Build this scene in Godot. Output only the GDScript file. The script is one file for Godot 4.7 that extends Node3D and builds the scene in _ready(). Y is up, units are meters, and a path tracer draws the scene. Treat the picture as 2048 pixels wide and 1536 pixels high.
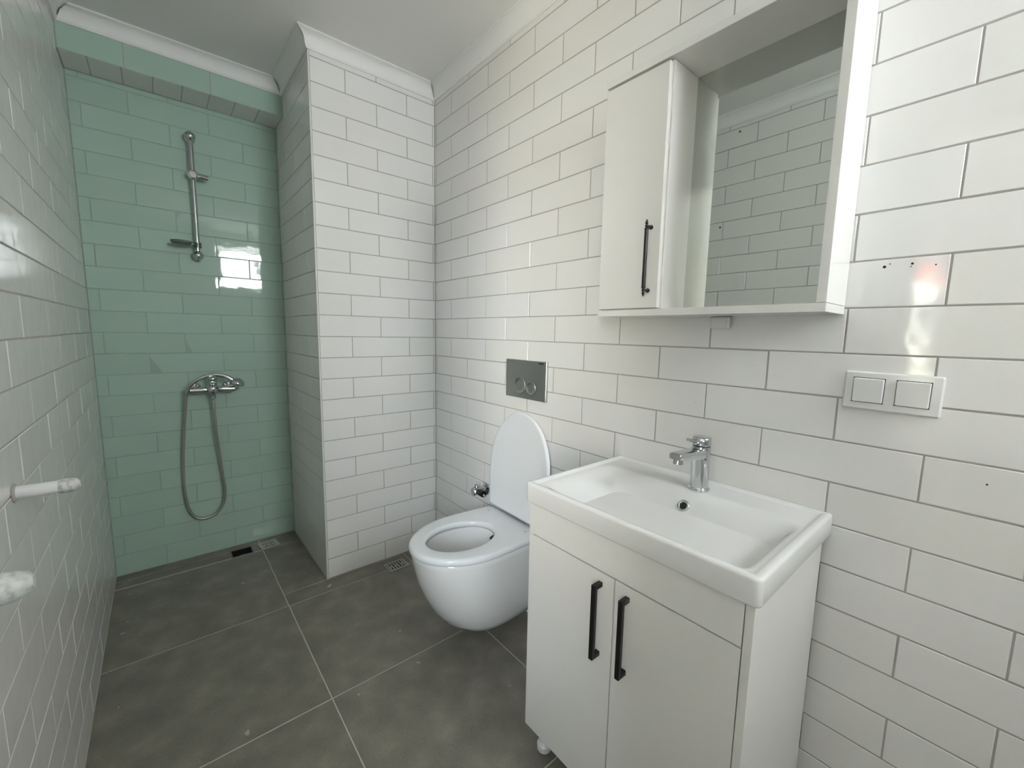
extends Node3D
# A narrow bathroom: x runs from the left wall (0) to the right wall (W), z from the shower wall (0) towards the camera, y up.

const W := 1.4457        # face of the right wall
const XC := 0.8191       # left face of the boxed column
const ZC := 0.6738       # front face of the boxed column
const ZF := 4.00         # inner face of the wall behind the camera
const H := 2.535         # ceiling
const CB := 2.474        # underside of the cornice
const ZB := 0.177        # front face of the shower beam
const YS := 2.3725       # underside of the shower beam
const P := 0.102         # tile course
const L := 0.3077        # tile length with joint
const J0 := 2.45         # height of the topmost full joint

var rng := RandomNumberGenerator.new()
var taken := {}
var tile_meshes := {}
var M := {}


# ---------------------------------------------------------------- geometry helper
class G:
	var st := SurfaceTool.new()
	var g := 1
	var off := Vector3.ZERO
	func _init(o := Vector3.ZERO):
		st.begin(Mesh.PRIMITIVE_TRIANGLES)
		off = o
	func tri(a: Vector3, b: Vector3, c: Vector3, flat := false) -> void:
		if (b - a).cross(c - a).length_squared() < 1e-18:
			return
		st.set_smooth_group(-1 if flat else g)
		st.add_vertex(a - off)
		st.add_vertex(c - off)
		st.add_vertex(b - off)
	func quad(a: Vector3, b: Vector3, c: Vector3, d: Vector3, flat := false) -> void:
		tri(a, b, c, flat)
		tri(a, c, d, flat)
	func next() -> void:
		g += 1
	# box with chamfered edges
	func box(lo: Vector3, hi: Vector3, b := 0.0) -> void:
		var c := (lo + hi) * 0.5
		cbox(Transform3D(Basis(), c), (hi - lo) * 0.5, b)
	func cbox(t: Transform3D, h: Vector3, b := 0.0) -> void:
		b = minf(b, minf(h.x, minf(h.y, h.z)) * 0.95)
		for ax in 3:
			var u := (ax + 1) % 3
			var v := (ax + 2) % 3
			for s in [-1.0, 1.0]:
				var q := []
				for k in [[-1, -1], [1, -1], [1, 1], [-1, 1]]:
					var p := Vector3()
					p[ax] = s * h[ax]
					p[u] = k[0] * (h[u] - b)
					p[v] = k[1] * (h[v] - b)
					q.append(t * p)
				if s > 0:
					quad(q[0], q[1], q[2], q[3], true)
				else:
					quad(q[3], q[2], q[1], q[0], true)
		if b <= 0.0:
			return
		for ax in 3:
			var u := (ax + 1) % 3
			var v := (ax + 2) % 3
			for su in [-1.0, 1.0]:
				for sv in [-1.0, 1.0]:
					var q := []
					for k in [[-1, 0], [1, 0], [1, 1], [-1, 1]]:
						var p := Vector3()
						p[ax] = k[0] * (h[ax] - b)
						p[u] = su * (h[u] - (b if k[1] else 0.0))
						p[v] = sv * (h[v] - (0.0 if k[1] else b))
						q.append(t * p)
					if su * sv > 0:
						quad(q[3], q[2], q[1], q[0], true)
					else:
						quad(q[0], q[1], q[2], q[3], true)
		for sx in [-1.0, 1.0]:
			for sy in [-1.0, 1.0]:
				for sz in [-1.0, 1.0]:
					var a: Vector3 = t * Vector3(sx * h.x, sy * (h.y - b), sz * (h.z - b))
					var c: Vector3 = t * Vector3(sx * (h.x - b), sy * h.y, sz * (h.z - b))
					var d: Vector3 = t * Vector3(sx * (h.x - b), sy * (h.y - b), sz * h.z)
					if sx * sy * sz > 0:
						tri(a, c, d, true)
					else:
						tri(a, d, c, true)
	# rings of equal size joined by smooth strips; closed round
	func loft(rings: Array, cap_a := false, cap_b := false, flip := false) -> void:
		for i in rings.size() - 1:
			var A: PackedVector3Array = rings[i]
			var B: PackedVector3Array = rings[i + 1]
			var n := A.size()
			for k in n:
				var m := (k + 1) % n
				if flip:
					quad(A[k], B[k], B[m], A[m])
				else:
					quad(A[k], A[m], B[m], B[k])
		if cap_a:
			fan(rings[0], not flip)
		if cap_b:
			fan(rings[rings.size() - 1], flip)
	func fan(r: PackedVector3Array, flip := false) -> void:
		next()
		var c := Vector3()
		for p in r:
			c += p
		c /= r.size()
		for k in r.size():
			var m := (k + 1) % r.size()
			if flip:
				tri(c, r[m], r[k])
			else:
				tri(c, r[k], r[m])
		next()
	func ring(c: Vector3, x: Vector3, y: Vector3, rx: float, ry: float, n: int) -> PackedVector3Array:
		var out := PackedVector3Array()
		for k in n:
			var a := TAU * k / n
			out.append(c + x * cos(a) * rx + y * sin(a) * ry)
		return out
	# profile of [radius, height] turned round an axis
	func lathe(o: Vector3, axis: Vector3, prof: Array, n := 24, sharp := true) -> void:
		axis = axis.normalized()
		var x := axis.cross(Vector3(0.13, 0.2, 0.97) if absf(axis.z) < 0.9 else Vector3(0.1, 0.98, 0)).normalized()
		var y := axis.cross(x)
		for i in prof.size() - 1:
			loft([ring(o + axis * prof[i][1], x, y, prof[i][0], prof[i][0], n), ring(o + axis * prof[i + 1][1], x, y, prof[i + 1][0], prof[i + 1][0], n)])
			if sharp:
				next()
		if prof[0][0] > 1e-4:
			fan(ring(o + axis * prof[0][1], x, y, prof[0][0], prof[0][0], n), true)
		if prof[prof.size() - 1][0] > 1e-4:
			fan(ring(o + axis * prof[prof.size() - 1][1], x, y, prof[prof.size() - 1][0], prof[prof.size() - 1][0], n))
	func ball(o: Vector3, r: Vector3, n := 20) -> void:
		next()
		var rs := []
		for i in n / 2 + 1:
			var a := PI * i / (n / 2) - PI / 2
			rs.append(ring(o + Vector3(0, sin(a) * r.y, 0), Vector3(0, 0, 1), Vector3(1, 0, 0), maxf(cos(a), 1e-4) * r.z, maxf(cos(a), 1e-4) * r.x, n))
		loft(rs)
		next()
	func tube(path: Array, r, n := 12, caps := true) -> void:
		var rs := []
		var up := Vector3.ZERO
		for i in path.size():
			var p: Vector3 = path[i]
			var d: Vector3 = (path[mini(i + 1, path.size() - 1)] - path[maxi(i - 1, 0)]).normalized()
			if up == Vector3.ZERO:
				up = d.cross(Vector3(0.3, 0.1, 0.9) if absf(d.z) < 0.8 else Vector3(1, 0.1, 0)).normalized()
			up = (up - d * up.dot(d)).normalized()
			var rr: float = r[i] if r is Array else r
			rs.append(ring(p, up, d.cross(up), rr, rr, n))
		loft(rs, caps, caps)
		next()
	func mesh() -> ArrayMesh:
		st.generate_normals()
		st.index()
		return st.commit()


# ---------------------------------------------------------------- naming helpers
func numbered(called: String) -> String:
	var n: int = taken.get(called, 0)
	taken[called] = n + 1
	return called if n == 0 else "%s_%03d" % [called, n]

func tag(o: Node3D, label: String, category := "", group := "", kind := "") -> Node3D:
	o.set_meta("label", label)
	if category: o.set_meta("category", category)
	if group: o.set_meta("group", group)
	if kind: o.set_meta("kind", kind)
	return o

func thing(called: String, at: Vector3, label: String, category: String, group := "") -> Node3D:
	var o := Node3D.new()
	o.name = numbered(called)
	add_child(o)
	o.position = at
	tag(o, label, category, group)
	return o

func part(parent: Node3D, called: String, g: G, m: Material) -> MeshInstance3D:
	return part_mesh(parent, called, g.mesh(), m)

func part_mesh(parent: Node3D, called: String, mesh: Mesh, m: Material) -> MeshInstance3D:
	var o := MeshInstance3D.new()
	o.name = called
	o.mesh = mesh
	o.material_override = m
	parent.add_child(o, true)
	return o

func solid(called: String, g: G, m: Material, label: String, category: String, kind := "structure") -> MeshInstance3D:
	var o := part(self, numbered(called), g, m)
	tag(o, label, category, "", kind)
	return o


# ---------------------------------------------------------------- materials
func mat(c: Color, rough := 0.5, metal := 0.0) -> StandardMaterial3D:
	var m := StandardMaterial3D.new()
	m.albedo_color = c
	m.roughness = rough
	m.metallic = metal
	return m

func noise_tex(freq: float, size := 512, normal := 0.0, octaves := 4, ramp: Array = [], seed_ := 3) -> NoiseTexture2D:
	var n := FastNoiseLite.new()
	n.seed = seed_
	n.frequency = freq
	n.fractal_octaves = octaves
	var t := NoiseTexture2D.new()
	t.width = size
	t.height = size
	t.seamless = true
	t.noise = n
	if normal > 0.0:
		t.as_normal_map = true
		t.bump_strength = normal
	if ramp:
		var gr := Gradient.new()
		gr.offsets = PackedFloat32Array(ramp[0])
		gr.colors = PackedColorArray(ramp[1])
		t.color_ramp = gr
	return t

func wavy(m: StandardMaterial3D, t: Texture2D, amount: float, scale: float) -> StandardMaterial3D:
	m.normal_enabled = true
	m.normal_texture = t
	m.normal_scale = amount
	m.uv1_triplanar = true
	m.uv1_world_triplanar = true
	m.uv1_scale = Vector3.ONE * scale
	return m

func make_materials() -> void:
	var wave := noise_tex(0.012, 512, 6.0, 2)
	var whites := [Color(0.95, 0.947, 0.935), Color(0.945, 0.944, 0.936), Color(0.941, 0.938, 0.923)]
	M.tiles = []
	for c in whites:
		M.tiles.append(wavy(mat(c, 0.07), wave, 0.05, 1.6))
	M.dusty_tiles = []
	for c in [Color(0.94, 0.935, 0.92), Color(0.93, 0.926, 0.912)]:
		M.dusty_tiles.append(wavy(mat(c, 0.13), wave, 0.05, 1.6))
	M.green_tiles = []
	for c in [Color(0.705, 0.808, 0.752), Color(0.70, 0.80, 0.745), Color(0.712, 0.815, 0.76)]:
		M.green_tiles.append(wavy(mat(c, 0.03), wave, 0.035, 1.6))
	M.grout = mat(Color(0.7, 0.68, 0.66), 0.9)
	M.green_grout = mat(Color(0.64, 0.72, 0.675), 0.8)
	M.floor_grout = mat(Color(0.8, 0.78, 0.74), 0.9)
	M.plaster = mat(Color(0.967, 0.963, 0.948), 0.9)
	M.cornice = mat(Color(0.97, 0.97, 0.96), 0.7)
	var ramp := [[0.0, 0.35, 0.55, 0.75, 1.0], [Color(0.49, 0.475, 0.435), Color(0.525, 0.508, 0.465), Color(0.548, 0.528, 0.482), Color(0.58, 0.556, 0.505), Color(0.62, 0.594, 0.54)]]
	M.floor_tiles = []
	for k in 3:
		var fm := mat(Color(1, 1, 1), 0.42)
		fm.albedo_texture = noise_tex(0.006, 1024, 0.0, 6, ramp, 20 + k)
		fm.uv1_triplanar = true
		fm.uv1_world_triplanar = true
		fm.uv1_scale = Vector3.ONE * 1.1
		fm.detail_enabled = true
		fm.detail_blend_mode = BaseMaterial3D.BLEND_MODE_MUL
		fm.detail_uv_layer = BaseMaterial3D.DETAIL_UV_1
		fm.detail_albedo = noise_tex(0.22, 512, 0.0, 3, [[0.0, 0.5, 1.0], [Color(0.88, 0.88, 0.88), Color(0.97, 0.97, 0.97), Color(1, 1, 1)]], 40 + k)
		M.floor_tiles.append(fm)
	M.ceramic = mat(Color(0.93, 0.93, 0.925), 0.06)
	M.ceramic.clearcoat_enabled = true
	M.ceramic.clearcoat = 0.5
	M.ceramic.clearcoat_roughness = 0.03
	M.seat = mat(Color(0.945, 0.955, 0.965), 0.14)
	M.lacquer = mat(Color(0.94, 0.935, 0.92), 0.12)
	M.chrome = mat(Color(0.8, 0.81, 0.82), 0.07, 1.0)
	M.satin = mat(Color(0.7, 0.71, 0.7), 0.36, 1.0)
	M.mirror = mat(Color(0.80, 0.82, 0.80), 0.0, 1.0)
	M.black = mat(Color(0.03, 0.03, 0.032), 0.35)
	M.black_hole = mat(Color(0.02, 0.02, 0.02), 0.6)
	M.white_plastic = mat(Color(0.92, 0.92, 0.915), 0.12)
	M.old_plastic = mat(Color(0.9, 0.905, 0.9), 0.4)
	M.old_plastic.albedo_texture = noise_tex(0.03, 256, 0.0, 4, [[0.0, 0.4, 0.6, 1.0], [Color(0.62, 0.63, 0.61), Color(0.88, 0.89, 0.88), Color(0.97, 0.97, 0.96), Color(1, 1, 1)]], 7)
	M.old_plastic.uv1_triplanar = true
	M.old_plastic.uv1_scale = Vector3.ONE * 9.0
	M.white_pipe = mat(Color(0.93, 0.93, 0.925), 0.35)
	M.steel = mat(Color(0.72, 0.71, 0.68), 0.33, 0.8)
	M.smoke = mat(Color(0.42, 0.47, 0.45), 0.12, 0.25)
	M.mortar = mat(Color(0.72, 0.7, 0.66), 0.95)
	M.glass = mat(Color(0.95, 0.97, 0.96, 0.06), 0.0)
	M.glass.transparency = BaseMaterial3D.TRANSPARENCY_ALPHA
	M.frame = mat(Color(0.93, 0.93, 0.93), 0.3)


# ---------------------------------------------------------------- tiling
func tile_mesh(w: float, h: float) -> ArrayMesh:
	var key := "%d_%d" % [roundi(w * 2000), roundi(h * 2000)]
	if not tile_meshes.has(key):
		var g := G.new()
		var b := 0.0011
		var hw := w / 2
		var hh := h / 2
		var d := 0.004
		var f := [Vector3(-hw + b, -hh + b, 0), Vector3(hw - b, -hh + b, 0), Vector3(hw - b, hh - b, 0), Vector3(-hw + b, hh - b, 0)]
		var m := [Vector3(-hw, -hh, -b), Vector3(hw, -hh, -b), Vector3(hw, hh, -b), Vector3(-hw, hh, -b)]
		g.quad(f[0], f[1], f[2], f[3], true)
		for k in 4:
			var n := (k + 1) % 4
			g.quad(m[k], m[n], f[n], f[k], true)
			g.quad(m[k] - Vector3(0, 0, d), m[n] - Vector3(0, 0, d), m[n], m[k], true)
		tile_meshes[key] = g.mesh()
	return tile_meshes[key]

# rectangles [u0, v0, u1, v1] less the holes
func without(rects: Array, holes: Array) -> Array:
	for h in holes:
		var out := []
		for r in rects:
			if h[0] >= r[2] or h[2] <= r[0] or h[1] >= r[3] or h[3] <= r[1]:
				out.append(r)
				continue
			if r[1] < h[1]: out.append([r[0], r[1], r[2], h[1]])
			if r[3] > h[3]: out.append([r[0], h[3], r[2], r[3]])
			var lo: float = maxf(r[1], h[1])
			var hi: float = minf(r[3], h[3])
			if r[0] < h[0]: out.append([r[0], lo, h[0], hi])
			if r[2] > h[2]: out.append([h[2], lo, r[2], hi])
		rects = out
	return rects

# running bond: first[0] and first[1] are a joint of the even and of the odd courses, along u
func tile_wall(parent: Node3D, o: Vector3, u: Vector3, n: Vector3, u0: float, u1: float, y0: float, y1: float, first: Array, mats: Array, tilt := 0.0016, holes: Array = []) -> void:
	var gap := 0.0034
	for row in range(-1, 24):
		var top := minf(J0 - row * P, y1)
		var bot := maxf(J0 - (row + 1) * P, y0)
		if row == -1: top = y1
		if top - bot < 0.008: continue
		var start: float = first[absi(row) % 2]
		start -= ceilf((start - u0) / L) * L
		var a := start
		while a < u1 - 0.004:
			var r := [maxf(a, u0), bot, minf(a + L, u1), top]
			a += L
			if r[2] - r[0] < 0.008: continue
			for q in without([r], holes):
				var w: float = q[2] - q[0] - gap
				var h: float = q[3] - q[1] - gap
				if w < 0.006 or h < 0.006: continue
				var t := part_mesh(parent, "tile", tile_mesh(w, h), mats[rng.randi() % mats.size()])
				var b := Basis(u, Vector3.UP, n)
				b = b * Basis.from_euler(Vector3(rng.randfn(0, tilt), rng.randfn(0, tilt), 0))
				t.transform = Transform3D(b, o + u * ((q[0] + q[2]) / 2) + Vector3.UP * ((q[1] + q[3]) / 2) + n * rng.randf_range(-0.0003, 0.0002))


# ---------------------------------------------------------------- the room
func build_room() -> void:
	var back := 0.0011   # the joints lie this deep behind the tile faces
	# floor
	var drain_hole := [0.478, 0.066, 0.572, 0.144]
	var g := G.new()
	for r in without([[-0.12, -0.12, W + 0.12, ZF + 0.1]], [drain_hole]):
		g.box(Vector3(r[0], -0.1, r[1]), Vector3(r[2], -0.0008, r[3]))
	var fl := solid("floor", g, M.floor_grout, "floor of large dark grey-brown stone-look tiles with pale joints", "floor")
	var xs := [0.0, 0.6204, 1.2319, W]
	var zs := [0.0, 0.1501, 0.78, 1.4074, 2.035, 2.662, 3.29, ZF]
	for i in 3:
		for j in 7:
			for r in without([[xs[i], zs[j], xs[i + 1], zs[j + 1]]], [drain_hole, [XC, -1.0, W, ZC]]):
				if r[2] - r[0] < 0.012 or r[3] - r[1] < 0.012: continue
				var q := G.new()
				var gap := 0.0019
				var c := Vector3((r[0] + r[2]) / 2, -0.004, (r[1] + r[3]) / 2)
				q.box(Vector3(r[0] + gap, -0.008, r[1] + gap) - c, Vector3(r[2] - gap, 0.0, r[3] - gap) - c, 0.0006)
				part(fl, "floor_tile", q, M.floor_tiles[(i + j * 2) % 3]).position = c
	# hardened specks of mortar on the floor
	var sp := [[0.273, 0.280, 4], [0.486, 0.449, 9], [0.586, 0.501, 4], [0.058, 0.227, 4], [0.777, 0.477, 4], [0.747, 0.549, 4], [0.061, 0.471, 4], [0.048, 0.549, 7], [0.061, 1.001, 4], [0.376, 1.369, 9], [0.811, 0.735, 12], [0.944, 1.247, 5], [0.924, 1.449, 6], [1.129, 1.752, 4], [0.696, 1.448, 5]]
	for s in sp:
		var q := G.new()
		var rr: float = s[2] * 0.001
		var r0 := PackedVector3Array()
		var r1 := PackedVector3Array()
		for k in 9:
			var a := TAU * k / 9
			var e := rng.randf_range(0.6, 1.2)
			r0.append(Vector3(cos(a) * rr * e * 1.3, 0, -sin(a) * rr * e * 0.7))
			r1.append(Vector3(cos(a) * rr * e * 0.8, 0.0012, -sin(a) * rr * e * 0.45))
		q.loft([r0, r1], false, true)
		var o := part(fl, "mortar_speck", q, M.mortar)
		o.position = Vector3(s[0], 0.0, s[1])
		o.rotation.y = rng.randf() * TAU

	# ceiling
	g = G.new()
	g.box(Vector3(-0.12, H, -0.12), Vector3(W + 0.12, H + 0.1, ZF + 0.42))
	solid("ceiling", g, M.plaster, "plain white painted ceiling", "ceiling")

	# shower wall
	g = G.new()
	g.box(Vector3(-0.12, -0.1, -0.12), Vector3(W + 0.12, H, -back))
	var o1 := solid("wall_back", g, M.green_grout, "shower end wall of glossy mint green subway tiles", "wall")
	tile_wall(o1, Vector3.ZERO, Vector3.RIGHT, Vector3.BACK, 0.0, XC, 0.0, YS, [0.655, 0.508], M.green_tiles, 0.0028)
	# right wall
	g = G.new()
	g.box(Vector3(W + back, -0.1, -0.0017), Vector3(W + 0.12, H, ZF + 0.1))
	var o2 := solid("wall_right", g, M.grout, "long wall of glossy white subway tiles behind the basin", "wall")
	tile_wall(o2, Vector3(W, 0, 0), Vector3.BACK, Vector3.LEFT, ZC, ZF, 0.0, CB + 0.012, [ZC + 0.1695, ZC + 0.1695 + L / 2], M.tiles, 0.0016)
	for c in [[1.4138, 2.5897, 3.0], [1.4191, 2.5981, 1.4], [1.4162, 2.6333, 2.4], [1.4104, 2.6316, 1.2], [1.4104, 2.6682, 1.5], [1.066, 2.20, 1.0], [0.986, 2.78, 1.8]]:
		var q := G.new()
		q.lathe(Vector3.ZERO, Vector3.LEFT, [[c[2] * 0.001, 0.0], [c[2] * 0.0006, 0.0007]], 7)
		part(o2, "tile_chip", q, M.black_hole).position = Vector3(W - 0.0002, c[0], c[1])
	# left wall with the unseen side window, sized to shape the side light
	var side_window := [2.45, 0.74, 3.06, 2.2]
	g = G.new()
	for r in without([[-0.12, -0.1, ZF + 0.1, H]], [side_window]):
		g.box(Vector3(-0.12, r[1], r[0]), Vector3(-back, r[3], r[2]))
	var o3 := solid("wall_left", g, M.grout, "long dusty wall of white subway tiles facing the basin", "wall")
	tile_wall(o3, Vector3.ZERO, Vector3.FORWARD, Vector3.RIGHT, -ZF, 0.0, 0.0, CB + 0.012, [-1.44, -1.594], M.dusty_tiles, 0.002, [[-3.06, 0.74, -2.45, 2.2]])
	for c in [[2.43, 1.651], [1.912, 1.578]]:
		var q := G.new()
		q.lathe(Vector3.ZERO, Vector3.RIGHT, [[0.006, 0.0], [0.004, 0.001]], 10)
		part(o3, "wall_plug", q, mat(Color(0.3, 0.24, 0.18), 0.8)).position = Vector3(0.0003, c[0], c[1])
	# wall behind the camera, with the window
	var win := [0.90, 1.81, 1.4457, 2.35]
	g = G.new()
	for r in without([[-0.12, -0.1, W + 0.12, H]], [win]):
		g.box(Vector3(r[0], r[1], ZF), Vector3(r[2], r[3], ZF + 0.42))
	solid("wall_front", g, M.plaster, "white painted wall around the small high window", "wall")
	# boxed column
	g = G.new()
	g.box(Vector3(XC + back, -0.1, 0.0), Vector3(W + 0.05, H, ZC - back))
	var o4 := solid("wall_column", g, M.grout, "boxed corner column clad in white subway tiles", "column")
	tile_wall(o4, Vector3(0, 0, ZC), Vector3.RIGHT, Vector3.BACK, XC + 0.006, W, 0.0, CB + 0.012, [0.978, 1.1265], M.tiles, 0.0016)
	tile_wall(o4, Vector3(XC, 0, 0), Vector3.BACK, Vector3.LEFT, 0.0, ZC - 0.006, 0.0, CB + 0.012, [0.52, 0.366], M.tiles, 0.0016)
	# shower beam
	g = G.new()
	g.box(Vector3(-0.01, YS + back, 0.0), Vector3(XC + 0.01, H, ZB - back))
	var o5 := solid("wall_beam", g, M.grout, "tiled beam across the top of the shower, green front and white underside", "beam")
	var cuts := [0.0, 0.2017, 0.5094, XC]
	for k in 3:
		var t := part_mesh(o5, "tile", tile_mesh(cuts[k + 1] - cuts[k] - 0.003, CB + 0.012 - YS - 0.001), M.green_tiles[k])
		t.position = Vector3((cuts[k] + cuts[k + 1]) / 2, (CB + 0.012 + YS) / 2, ZB)
	var e := [0.0, 0.085, 0.191, 0.2965, 0.402, 0.506, 0.61, 0.714, XC]
	for k in 8:
		var t := part_mesh(o5, "tile", tile_mesh(e[k + 1] - e[k] - 0.003, ZB - 0.003), M.tiles[k % 3])
		t.transform = Transform3D(Basis(Vector3.RIGHT, Vector3.BACK, Vector3.DOWN), Vector3((e[k] + e[k + 1]) / 2, YS, ZB / 2))

	# cornice: one moulding along each wall
	cornice("trim_1", Vector3(0, 0, ZB), Vector3.RIGHT, Vector3.BACK, 0.0, XC, 0, 0, "white coved cornice above the green shower beam")
	cornice("trim_2", Vector3(XC, 0, 0), Vector3.BACK, Vector3.LEFT, ZB, ZC, 0, 1, "white coved cornice along the short side of the tiled column")
	cornice("trim_3", Vector3(0, 0, ZC), Vector3.RIGHT, Vector3.BACK, XC, W, 1, 0, "white coved cornice across the front of the tiled column")
	cornice("trim_4", Vector3(W, 0, 0), Vector3.BACK, Vector3.LEFT, ZC, ZF, 0, 0, "white coved cornice above the wall with the basin")
	cornice("trim_5", Vector3.ZERO, Vector3.FORWARD, Vector3.RIGHT, -ZF, -ZB, 0, 0, "white coved cornice above the dusty left wall")
	# white edge profile on the column corner
	g = G.new()
	g.box(Vector3(XC - 0.0005, 0.0, ZC - 0.0055), Vector3(XC + 0.0055, CB, ZC + 0.0008), 0.0015)
	solid("trim_6", g, M.frame, "thin white corner profile on the edge of the tiled column", "trim")

# cornice along u from u0 to u1 on a wall with normal n; ends: 0 = inner mitre, 1 = outer mitre
func cornice(called: String, o: Vector3, u: Vector3, n: Vector3, u0: float, u1: float, enda: int, endb: int, label: String) -> void:
	var prof := [[0.0, CB - 0.001], [0.006, CB - 0.001], [0.009, CB + 0.004]]
	var pr := 0.050
	for k in 9:
		var a := PI / 2 * k / 8
		prof.append([0.011 + (pr - 0.015) * (1 - cos(a)), CB + 0.006 + (H - CB - 0.012) * sin(a)])
	prof += [[pr - 0.003, H - 0.004], [pr, H - 0.004], [pr, H + 0.001], [0.0, H + 0.001]]
	var g := G.new()
	for k in prof.size() - 1:
		var a: Array = prof[k]
		var b: Array = prof[k + 1]
		var q := []
		for c in [[a, 0], [a, 1], [b, 1], [b, 0]]:
			var d: float = c[0][0]
			var at: float = (u1 + (d if endb else -d)) if c[1] else (u0 - (d if enda else -d))
			q.append(o + u * at + n * d + Vector3.UP * c[0][1])
		if k < 3 or k > 10:
			g.next()
		g.quad(q[0], q[1], q[2], q[3])
	for c in 2:
		var r := PackedVector3Array()
		for a in prof:
			var at: float = (u1 + (a[0] if endb else -a[0])) if c else (u0 - (a[0] if enda else -a[0]))
			r.append(o + u * at + n * a[0] + Vector3.UP * a[1])
		g.fan(r, c == 0)
	solid(called, g, M.cornice, label, "cornice")


func build_windows() -> void:
	# the small bathroom window, at the outer side of a thick wall
	var o := Vector3(1.173, 1.81, ZF)
	var g := G.new(o)
	var z0 := ZF + 0.31
	var z1 := ZF + 0.37
	var x0 := 0.90
	var x1 := 1.4457
	var y0 := 1.81
	var y1 := 2.35
	var f := 0.032
	g.box(Vector3(x0, y0, z0), Vector3(x1, y0 + f, z1), 0.003)
	g.box(Vector3(x0, y1 - f, z0), Vector3(x1, y1, z1), 0.003)
	g.box(Vector3(x0, y0 + f, z0), Vector3(x0 + f, y1 - f, z1), 0.003)
	g.box(Vector3(x1 - f, y0 + f, z0), Vector3(x1, y1 - f, z1), 0.003)
	g.box(Vector3(x0 + 0.085, y0 + f, z0), Vector3(x0 + 0.108, y1 - f, z1), 0.003)
	var w := part(self, "window_1", g, M.frame)
	w.position = o
	tag(w, "small white framed bathroom window in the wall behind the camera", "window", "", "structure")
	for a in [[x0 + f, x0 + 0.085], [x0 + 0.108, x1 - f]]:
		var p := G.new(o)
		p.box(Vector3(a[0], y0 + f, z0 + 0.028), Vector3(a[1], y1 - f, z0 + 0.032))
		part(w, "pane", p, M.glass)

func build_unseen_side() -> void:
	var sw := G.new(Vector3(-0.06, 0.74, 2.755))
	for r in [[2.45, 0.74, 3.06, 0.77], [2.45, 2.17, 3.06, 2.2], [2.45, 0.77, 2.475, 2.17], [3.035, 0.77, 3.06, 2.17]]:
		sw.box(Vector3(-0.09, r[1], r[0]), Vector3(-0.03, r[3], r[2]), 0.003)
	var fr := part(self, "window_2", sw, M.frame)
	fr.position = Vector3(-0.06, 0.74, 2.755)
	tag(fr, "white frame of the unseen open side window, sized for the side light", "window", "", "structure")
	# unseen white space beyond the side window, placed to shape the side light
	var top := 3.5
	var g := G.new()
	g.box(Vector3(-3.2, -0.1, 0.6), Vector3(-0.12, 0.0, 6.9))
	solid("floor_unseen_side", g, mat(Color(0.78, 0.75, 0.70), 0.4), "pale floor of the unseen space beyond the side window", "floor")
	g = G.new()
	g.box(Vector3(-3.2, top, 0.6), Vector3(0.0, top + 0.1, 6.9))
	solid("ceiling_unseen_side", g, M.plaster, "white ceiling of the unseen space beyond the side window", "ceiling")
	g = G.new()
	for r in without([[0.6, 0.0, 6.9, top]], [[2.1, 0.5, 2.3, 2.0], [4.7, 0.1, 5.8, 1.75], [4.9, 1.9, 6.6, 3.4]]):
		g.box(Vector3(-3.2, r[1], r[0]), Vector3(-3.0, r[3], r[2]))
	solid("wall_unseen_side_left", g, M.plaster, "white wall of the unseen side space, its openings placed to let side light in", "wall")
	g = G.new()
	g.box(Vector3(-3.0, 0.0, 0.6), Vector3(-0.12, top, 0.7))
	solid("wall_unseen_side_back", g, M.plaster, "white end wall of the unseen side space near the shower side", "wall")
	g = G.new()
	g.box(Vector3(-3.0, 0.0, 6.8), Vector3(-0.12, top, 6.9))
	solid("wall_unseen_side_front", g, M.plaster, "white end wall of the unseen side space away from the shower", "wall")
	g = G.new()
	g.box(Vector3(-0.12, 0.0, ZF + 0.42), Vector3(0.0, top, 6.9))
	g.box(Vector3(-0.12, H + 0.1, 0.6), Vector3(0.0, top, ZF + 0.42))
	solid("wall_unseen_side_right", g, M.plaster, "white wall of the unseen side space above and past the side window", "wall")

func build_outside() -> void:
	# unseen house wall and shrub, placed to show mirrored in the glossy tiles
	var g := G.new()
	g.box(Vector3(-1.0, 0.0, -12.0), Vector3(0.0, 11.0, 14.0))
	var h := solid("wall_unseen_house", g, mat(Color(0.93, 0.925, 0.9), 0.9), "unseen sunlit cream house wall with a red painted band, placed to be mirrored in the tiles", "wall")
	h.position = Vector3(-9.0, -3.0, 3.0)
	g = G.new()
	g.box(Vector3(0.0, 5.45, -12.0), Vector3(0.04, 5.8, 14.0))
	part(h, "painted_band", g, mat(Color(0.8, 0.22, 0.2), 0.8))
	for k in 3:
		g = G.new()
		g.box(Vector3(0.0, 4.25, -2.6 + k * 1.15), Vector3(0.03, 5.25, -1.9 + k * 1.15))
		var f := part(h, "window", g, M.frame)
		g = G.new()
		g.box(Vector3(0.03, 4.31, -2.54 + k * 1.15), Vector3(0.034, 5.19, -1.96 + k * 1.15))
		part(f, "pane", g, mat(Color(0.35, 0.4, 0.42), 0.1))
	var b := thing("unseen_shrub", Vector3(-6.2, -3.0, 1.4), "unseen leafy green shrub before the cream house, placed to be mirrored in the tiles", "shrub")
	g = G.new()
	for k in 60:
		g.ball(Vector3(rng.randfn(0, 0.45), 2.9 + rng.randfn(0, 0.5), rng.randfn(0, 0.7)), Vector3(0.16, 0.12, 0.16) * rng.randf_range(0.7, 1.3), 8)
	part(b, "foliage", g, mat(Color(0.42, 0.55, 0.24), 0.8))
	g = G.new()
	g.tube([Vector3.ZERO, Vector3(0.05, 1.2, 0.04), Vector3(0, 2.8, 0)], [0.08, 0.06, 0.03], 8)
	part(b, "trunk", g, mat(Color(0.35, 0.27, 0.2), 0.9))


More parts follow.
